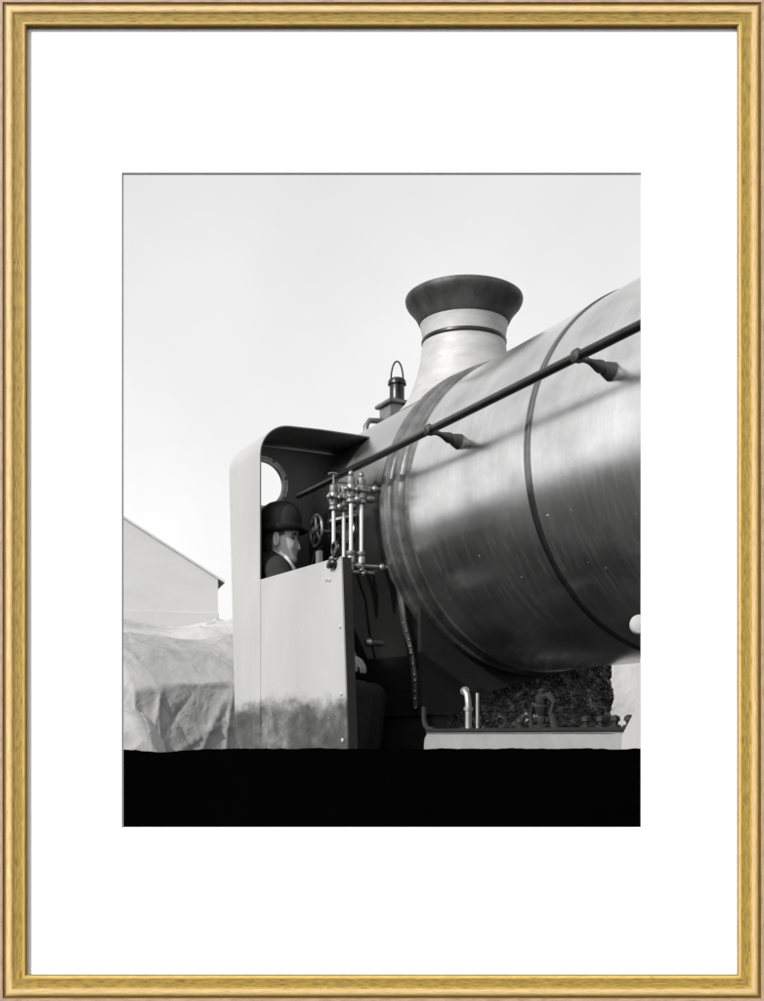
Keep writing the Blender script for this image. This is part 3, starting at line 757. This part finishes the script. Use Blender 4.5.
rs_, re_, rw_, rh_ = V(-.478, 5.085, .755), V(-.37, 4.97, .47), V(-.245, 4.855, .36), V(-.20, 4.82, .32)
ls_, le_, lw_, lh_ = V(-.53, 5.35, .76), V(-.40, 5.40, .47), V(-.20, 5.26, .40), V(-.14, 5.22, .37)
rhip, rk, ra, rt = V(-.455, 5.11, .10), V(-.105, 4.785, .17), V(-.13, 4.76, -.235), V(-.01, 4.66, -.27)
lhip, lk, la, lt = V(-.44, 5.28, .10), V(-.05, 5.03, .17), V(-.08, 5.02, -.235), V(.03, 4.93, -.27)
# body core (skin): trunk, arms, legs, hands, head in one remeshed surface
core = skin_mesh([[(pel,.07),(lum,.06),(chest,.06),(c7,.045),(nk,.050),(jaw,.05)],
                  [(c7,.045),(rs_,.03),(re_,.030),(rw_,.024)], [(c7,.045),(ls_,.03),(le_,.034),(lw_,.024)],
                  [(pel,.07),(rhip,.06),(rk,.05),(ra,.035),(rt,.035)], [(pel,.07),(lhip,.06),(lk,.05),(la,.035),(lt,.035)]])
bm = NB(); bm.from_mesh(core)
M3 = head(bm, hc, yaw, pitch)
def hand(bm, w, h, toward, side):
    d = (h-w).normalized(); up = Vector((0,0,1)); lat = d.cross(up).normalized()
    ball(bm, w*.45+h*.55, .035, (1.1,1.1,.6), 14); tube(bm, [w, h], [.024,.03], 10)
    for k, ln in enumerate((.068,.078,.074,.058)):
        o_ = h + lat*(.021*(k-1.5))
        tube(bm, [o_, o_+d*ln*.45+Vector((0,0,-.006)), o_+d*ln*.8+Vector((0,0,-.03)), o_+d*ln*.85+Vector((0,0,-.055))], [.0095,.009,.0085,.007], 8)
    o_ = w*.5+h*.5 + lat*(-.03*side); tube(bm, [o_, o_+d*.03+lat*(-.02*side)+Vector((0,0,-.012)), o_+d*.055+lat*(-.018*side)+Vector((0,0,-.03))], [.012,.0105,.009], 8)
hand(bm, rw_, rh_, 1, 1); hand(bm, lw_, lh_, 1, -1)
bm = remesh(bm, .0042, 1)
man = link('person', bm, M['skin'], None, angle=180)
tag(man, 'man in black bowler hat, dark suit and white collar sitting in the cab, in profile', 'person')
# origin stays at world zero; clothing is parented below it
def cloth(name, chains, mat, vox=.007, extra=None):
    b = NB(); b.from_mesh(skin_mesh(chains))
    if extra: extra(b)
    b = remesh(b, vox, 5); return link(name, b, mat, man, angle=180)
def jex(b):
    # lapel and turned collar, standing away from the neck
    for sgn in (1,-1):
        tube(b, [nk+Vector((-.050,0,.026)), nk+Vector((-.015,-.052*sgn,.016)), nk+Vector((.045,-.05*sgn,-.045)), nk+Vector((.075,-.03*sgn,-.13))], [.018,.02,.02,.014], 10)
cloth('jacket', [[(pel,.10),(lum,.095),(chest,.105),(c7,.078)], [(chest,.095),(rs_,.062)], [(chest,.095),(ls_,.062)],
                 [(c7,.07),(rs_,.064),(re_,.052),(rw_+(re_-rw_)*.1,.036)], [(c7,.07),(ls_,.064),(le_,.052),(lw_+(le_-lw_)*.1,.036)]], M['suit'], .007, jex)
cloth('trousers', [[(pel,.105),(rhip,.095),(rk,.072),(ra+(rk-ra)*.12,.055)], [(pel,.105),(lhip,.095),(lk,.072),(la+(lk-la)*.12,.055)]], M['suit'])
b = NB()
for w_, e_ in ((rw_, re_), (lw_, le_)): tube(b, [w_+(e_-w_)*.12, w_-(e_-w_)*.06], [.033,.032], 16)
link('shirt_cuff', b, M['linen'], man)
b = NB()   # stiff white collar
cc = nk + Vector((.004,0,.022)); tl = (jaw-nk).normalized()
lathe(b, [(-.035,.056),(-.02,.056),(-.004,.054),(-.0035,.051),(-.034,.052)], cc, tl, 32, closed=True)
tube(b, [cc+Vector((.02,-.062,.0)), cc+Vector((.050,-.060,-.03)), cc+Vector((.078,-.045,-.075)), cc+Vector((.088,-.03,-.11))], [.010,.015,.018,.012], 10)
tube(b, [cc+Vector((.045,.045,-.01)), cc+Vector((.062,.035,-.05)), cc+Vector((.078,.02,-.10))], [.014,.016,.012], 8)
link('shirt_collar', b, M['linen'], man)
for a_, t_ in ((ra, rt), (la, lt)):
    b = NB(); d = (t_-a_); d.z = 0; d.normalize(); z0 = CAMZ-.318
    p0 = Vector((a_.x,a_.y,z0+.035))-d*.06
    tube(b, [p0, p0+d*.06, p0+d*.15, p0+d*.24, p0+d*.27], [.030,.038,.040,.036,.02], 14); tube(b, [a_+Vector((0,0,.03)), Vector((a_.x,a_.y,z0+.04))], [.045,.042], 14)
    for v in b.verts: v.co.z = max(v.co.z, z0)
    link('shoe', b, M['leather'], man)
# hair: cap of short hair from the ear line back
b = NB(); segs = 40; rr_ = []
for z, k0 in ((-.062,.0),(-.05,.0),(-.03,.0),(-.01,.0),(.01,.0),(.03,0),(.05,0)):
    ring = []
    for k in range(segs+1):
        a = math.radians(72 + (360-144)*k/segs) if z > -.005 else math.radians(106 + (360-212)*k/segs)
        cx, sy = math.cos(a), math.sin(a); sh_ = (1 if z > -.04 else .93)
        x = (.080*abs(cx)**.85 if cx > 0 else -.110*abs(cx)**.9*sh_); y = .083*math.copysign(abs(sy)**.82, sy)*(1 if z>-.02 else .93)
        ring.append(b.verts.new(hc + M3 @ Vector((x, y, z))))
    rr_.append(ring)
for a_, b_ in zip(rr_, rr_[1:]):
    for k in range(segs): b.faces.new((a_[k], a_[k+1], b_[k+1], b_[k]))
link('hair', b, M['hair'], man)
# bowler hat
b = NB(); segs = 64; rr_ = []
HP = [(.034,.000,.0),(.040,.000,1),(.046,.0,1),(.060,.002,1),(.085,.002,1),(.110,-.002,1),(.135,-.012,1),(.155,-.030,1),(.168,-.055,1),(.174,-.08,1),(.175,-.097,1)]
def hring(z, ex, curl=0):
    r = []
    for k in range(segs):
        a = 2*PI*k/segs; x = (.112+ex)*math.cos(a); y = (.094+ex*.85)*math.sin(a)
        zz = z + curl*math.sin(a)**2 - curl*.15*math.cos(a)**2
        r.append(b.verts.new(hc + M3 @ (Matrix.Rotation(math.radians(-4),3,'Y') @ Vector((x-.006, y, zz)))))
    rr_.append(r)
hring(.045,-.006); hring(.026,-.004); hring(.022,.010); hring(.0215,.020,.006); hring(.026,.029,.016); hring(.033,.032,.021); hring(.035,.029,.020); hring(.028,.020,.010); hring(.030,.006,.004)
for z, ex, _ in HP[1:]: hring(z, ex)
for a_, b_ in zip(rr_, rr_[1:]):
    for k in range(segs): b.faces.new((a_[k], a_[(k+1)%segs], b_[(k+1)%segs], b_[k]))
b.faces.new(rr_[-1])
hat = link('bowler_hat', b, M['felt'], man, angle=60)
b = NB(); ring0 = []
for z in (.034,.058):
    r = []
    for k in range(segs):
        a = 2*PI*k/segs; r.append(b.verts.new(hc + M3 @ (Matrix.Rotation(math.radians(-4),3,'Y') @ Vector((.1158*math.cos(a)-.006, .0978*math.sin(a), z)))))
    ring0.append(r)
for k in range(segs): b.faces.new((ring0[0][k], ring0[0][(k+1)%segs], ring0[1][(k+1)%segs], ring0[1][k]))
link('hat_ribbon', b, M['leather'], hat)
# eye and brow, near side
b = NB()
for sgn in (-1, 1):
    tube(b, [hc + M3 @ Vector((.079, sgn*.022, .016)), hc + M3 @ Vector((.079, sgn*.036, .019)), hc + M3 @ Vector((.068, sgn*.052, .014))], .0035, 8)
    ball(b, hc + M3 @ Vector((.068, sgn*.033, -.001)), .007, (1,1.2,.7), 10)
link('eyebrows_and_eyes', b, M['hair'], man)

# ------------------------------------------------------------------ the framed mount through which the engine is seen
FY = 1.5
def fp_(px, py, h=0):                        # h: metres towards the viewer
    return Vector(((px-X0)/F*FY, FY-h, (Y0-py)/F*FY+CAMZ))
pf = empty('picture_frame', (0, FY, 0)); tag(pf, 'gilt wooden picture frame with wide white mat around the engine view', 'picture frame')
def fpp(px, py, h):                          # as fp_, but true in outline at the moulding's own height
    Y = FY-h; return Vector(((px-X0)/F*Y, Y, (Y0-py)/F*Y+CAMZ))
def toloc(v): return v - Vector((0, FY, 0))
k_ = FY/F
prof = [(-6,-.012),(-6,.0085),(2.4,.0088),(3.2,.0076),(4.8,.0074),(5.9,.0084),(7,.0092),(8.4,.0097),(10,.0099),(11.6,.0096),(12.8,.0090),(13.8,.0081),(15,.0078),(22,.0072),(22.8,.0076),(24.4,.0074),(25.2,.0066),(26.5,.0054),(27.0,.0046),(27.0,-.001)]
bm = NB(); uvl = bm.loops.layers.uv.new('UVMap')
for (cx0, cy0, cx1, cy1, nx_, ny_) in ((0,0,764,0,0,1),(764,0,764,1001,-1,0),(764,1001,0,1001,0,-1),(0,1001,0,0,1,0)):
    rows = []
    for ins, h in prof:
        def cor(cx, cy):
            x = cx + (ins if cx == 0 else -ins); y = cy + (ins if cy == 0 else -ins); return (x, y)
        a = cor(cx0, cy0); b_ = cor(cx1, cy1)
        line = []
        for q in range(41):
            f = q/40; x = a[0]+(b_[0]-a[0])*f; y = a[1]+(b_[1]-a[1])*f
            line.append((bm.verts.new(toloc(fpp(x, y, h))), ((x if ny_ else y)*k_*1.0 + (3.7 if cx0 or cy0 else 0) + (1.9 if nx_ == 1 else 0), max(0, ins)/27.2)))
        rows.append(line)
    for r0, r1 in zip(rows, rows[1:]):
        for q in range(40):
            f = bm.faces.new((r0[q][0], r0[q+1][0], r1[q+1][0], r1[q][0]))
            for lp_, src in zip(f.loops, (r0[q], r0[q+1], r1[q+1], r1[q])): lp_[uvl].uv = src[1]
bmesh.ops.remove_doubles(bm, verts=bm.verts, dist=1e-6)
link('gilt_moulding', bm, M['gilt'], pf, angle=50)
# mat board with bevelled opening
bm = NB()
def rect(x0, y0, x1, y1, h): return [bm.verts.new(toloc(fp_(x, y, h))) for x, y in ((x0,y0),(x1,y0),(x1,y1),(x0,y1))]
o1 = rect(20,20,744,981,0); i1 = rect(121.6,172.6,641.6,828,0); i2 = rect(123.2,174.4,641.1,827.0,-.0024); o2 = rect(20,20,744,981,-.0024)
for A, B, mi in ((o1,i1,0),(i1,i2,1),(i2,o2,0),(o2,o1,0)):
    for k in range(4): bm.faces.new((A[k], A[(k+1)%4], B[(k+1)%4], B[k])).material_index = mi
link('mat_board', bm, [M['mat'], M['core']], pf, smooth=False)
# black unexposed strip along the foot of the print
bm = NB(); top = []; n = 160
for q in range(n+1):
    x = 118 + 530*q/n
    y = 748.5 + 1.4*noise.noise(Vector((x*.03, 1, 0))) + .9*noise.noise(Vector((x*.13, 4, 0))) - (3.0 if x > 540 else 0)*min(1,(x-540)/60 if x > 540 else 0)*0 + (3.5*math.exp(-((x-160)/30)**2))
    top.append((x, y))
poly = top + [(648, 833), (118, 833)]
prism(bm, poly, lambda p, d: toloc(fp_(p[0], p[1], d)), -.0030, -.0045)
link('black_print_edge', bm, M['blackcard'], pf, smooth=False)
# timber uprights carrying the frame, behind the mat's sides
for px in (60, 704):
    a = toloc(fp_(px, 30, -.03)); bm = NB(); box(bm, (a.x-.022, .008, 0), (a.x+.022, .045, a.z), .003); link('upright', bm, M['wood'], pf)

for o in [o for o in COL.objects if o.type == 'MESH' and o.parent and o.name.split('.')[0] in ('gauge_fitting','cock','gauge_arm','bolt','rim_bolt','cab_pipework','reversing_quadrant','shirt_cuff','eyebrows_and_eyes','injector_body','main_frame','eye_bolt')]:
    split(o)
# ------------------------------------------------------------------ light, sky, camera
Ldir = Vector((.12, .12, -.101)).normalized()
el = math.asin(-Ldir.z); fromv = -Ldir
sun = bpy.data.lights.new('sun', 'SUN'); sun.energy = 4.0; sun.angle = math.radians(.8); sun.color = (1, .985, .96)
so = bpy.data.objects.new('sun', sun); COL.objects.link(so); so.rotation_euler = Ldir.to_track_quat('-Z', 'Y').to_euler(); so.location = (-6, -6, 9)
w = bpy.data.worlds.new('World'); S.world = w; w.use_nodes = True; nt = w.node_tree; nt.nodes.clear()
out = nt.nodes.new('ShaderNodeOutputWorld'); bg = nt.nodes.new('ShaderNodeBackground')
sky = nt.nodes.new('ShaderNodeTexSky'); sky.sky_type = 'NISHITA'; sky.sun_disc = False; sky.sun_elevation = el
sky.sun_rotation = math.atan2(fromv.x, fromv.y); sky.air_density = 1.0; sky.dust_density = 4.0; sky.ozone_density = 1.0
bw = nt.nodes.new('ShaderNodeRGBToBW'); nt.links.new(sky.outputs[0], bw.inputs[0])
# thin even overcast veils the blue: the sky's own brightness, evened out
mr = nt.nodes.new('ShaderNodeMath'); mr.operation = 'POWER'; mr.inputs[1].default_value = .45; nt.links.new(bw.outputs[0], mr.inputs[0])
ms = nt.nodes.new('ShaderNodeMath'); ms.operation = 'MULTIPLY'; ms.inputs[1].default_value = 5.3; nt.links.new(mr.outputs[0], ms.inputs[0])
tcw = nt.nodes.new('ShaderNodeTexCoord'); nz = nt.nodes.new('ShaderNodeTexNoise'); nz.inputs['Scale'].default_value = 3.0; nz.inputs['Detail'].default_value = 5
nt.links.new(tcw.outputs['Generated'], nz.inputs['Vector'])
mrr = nt.nodes.new('ShaderNodeMapRange'); mrr.inputs[1].default_value = .3; mrr.inputs[2].default_value = .7; mrr.inputs[3].default_value = .90; mrr.inputs[4].default_value = 1.06
nt.links.new(nz.outputs[0], mrr.inputs[0])
mu = nt.nodes.new('ShaderNodeMath'); mu.operation = 'MULTIPLY'; nt.links.new(ms.outputs[0], mu.inputs[0]); nt.links.new(mrr.outputs[0], mu.inputs[1])
nt.links.new(mu.outputs[0], bg.inputs[0]); bg.inputs[1].default_value = .12
nt.links.new(bg.outputs[0], out.inputs[0])

cam = bpy.data.cameras.new('camera'); co = bpy.data.objects.new('camera', cam); COL.objects.link(co)
co.location = (0, 0, CAMZ); co.rotation_euler = (PI/2, 0, 0)
cam.sensor_fit = 'HORIZONTAL'; cam.sensor_width = 36; cam.lens = 36*F/764
cam.shift_y = (Y0-500.5)/764; cam.shift_x = 0; cam.clip_start = .05; cam.clip_end = 2000
S.camera = co
S.view_settings.view_transform = 'Standard'; S.view_settings.look = 'None'; S.view_settings.exposure = 0.0; S.view_settings.gamma = 1
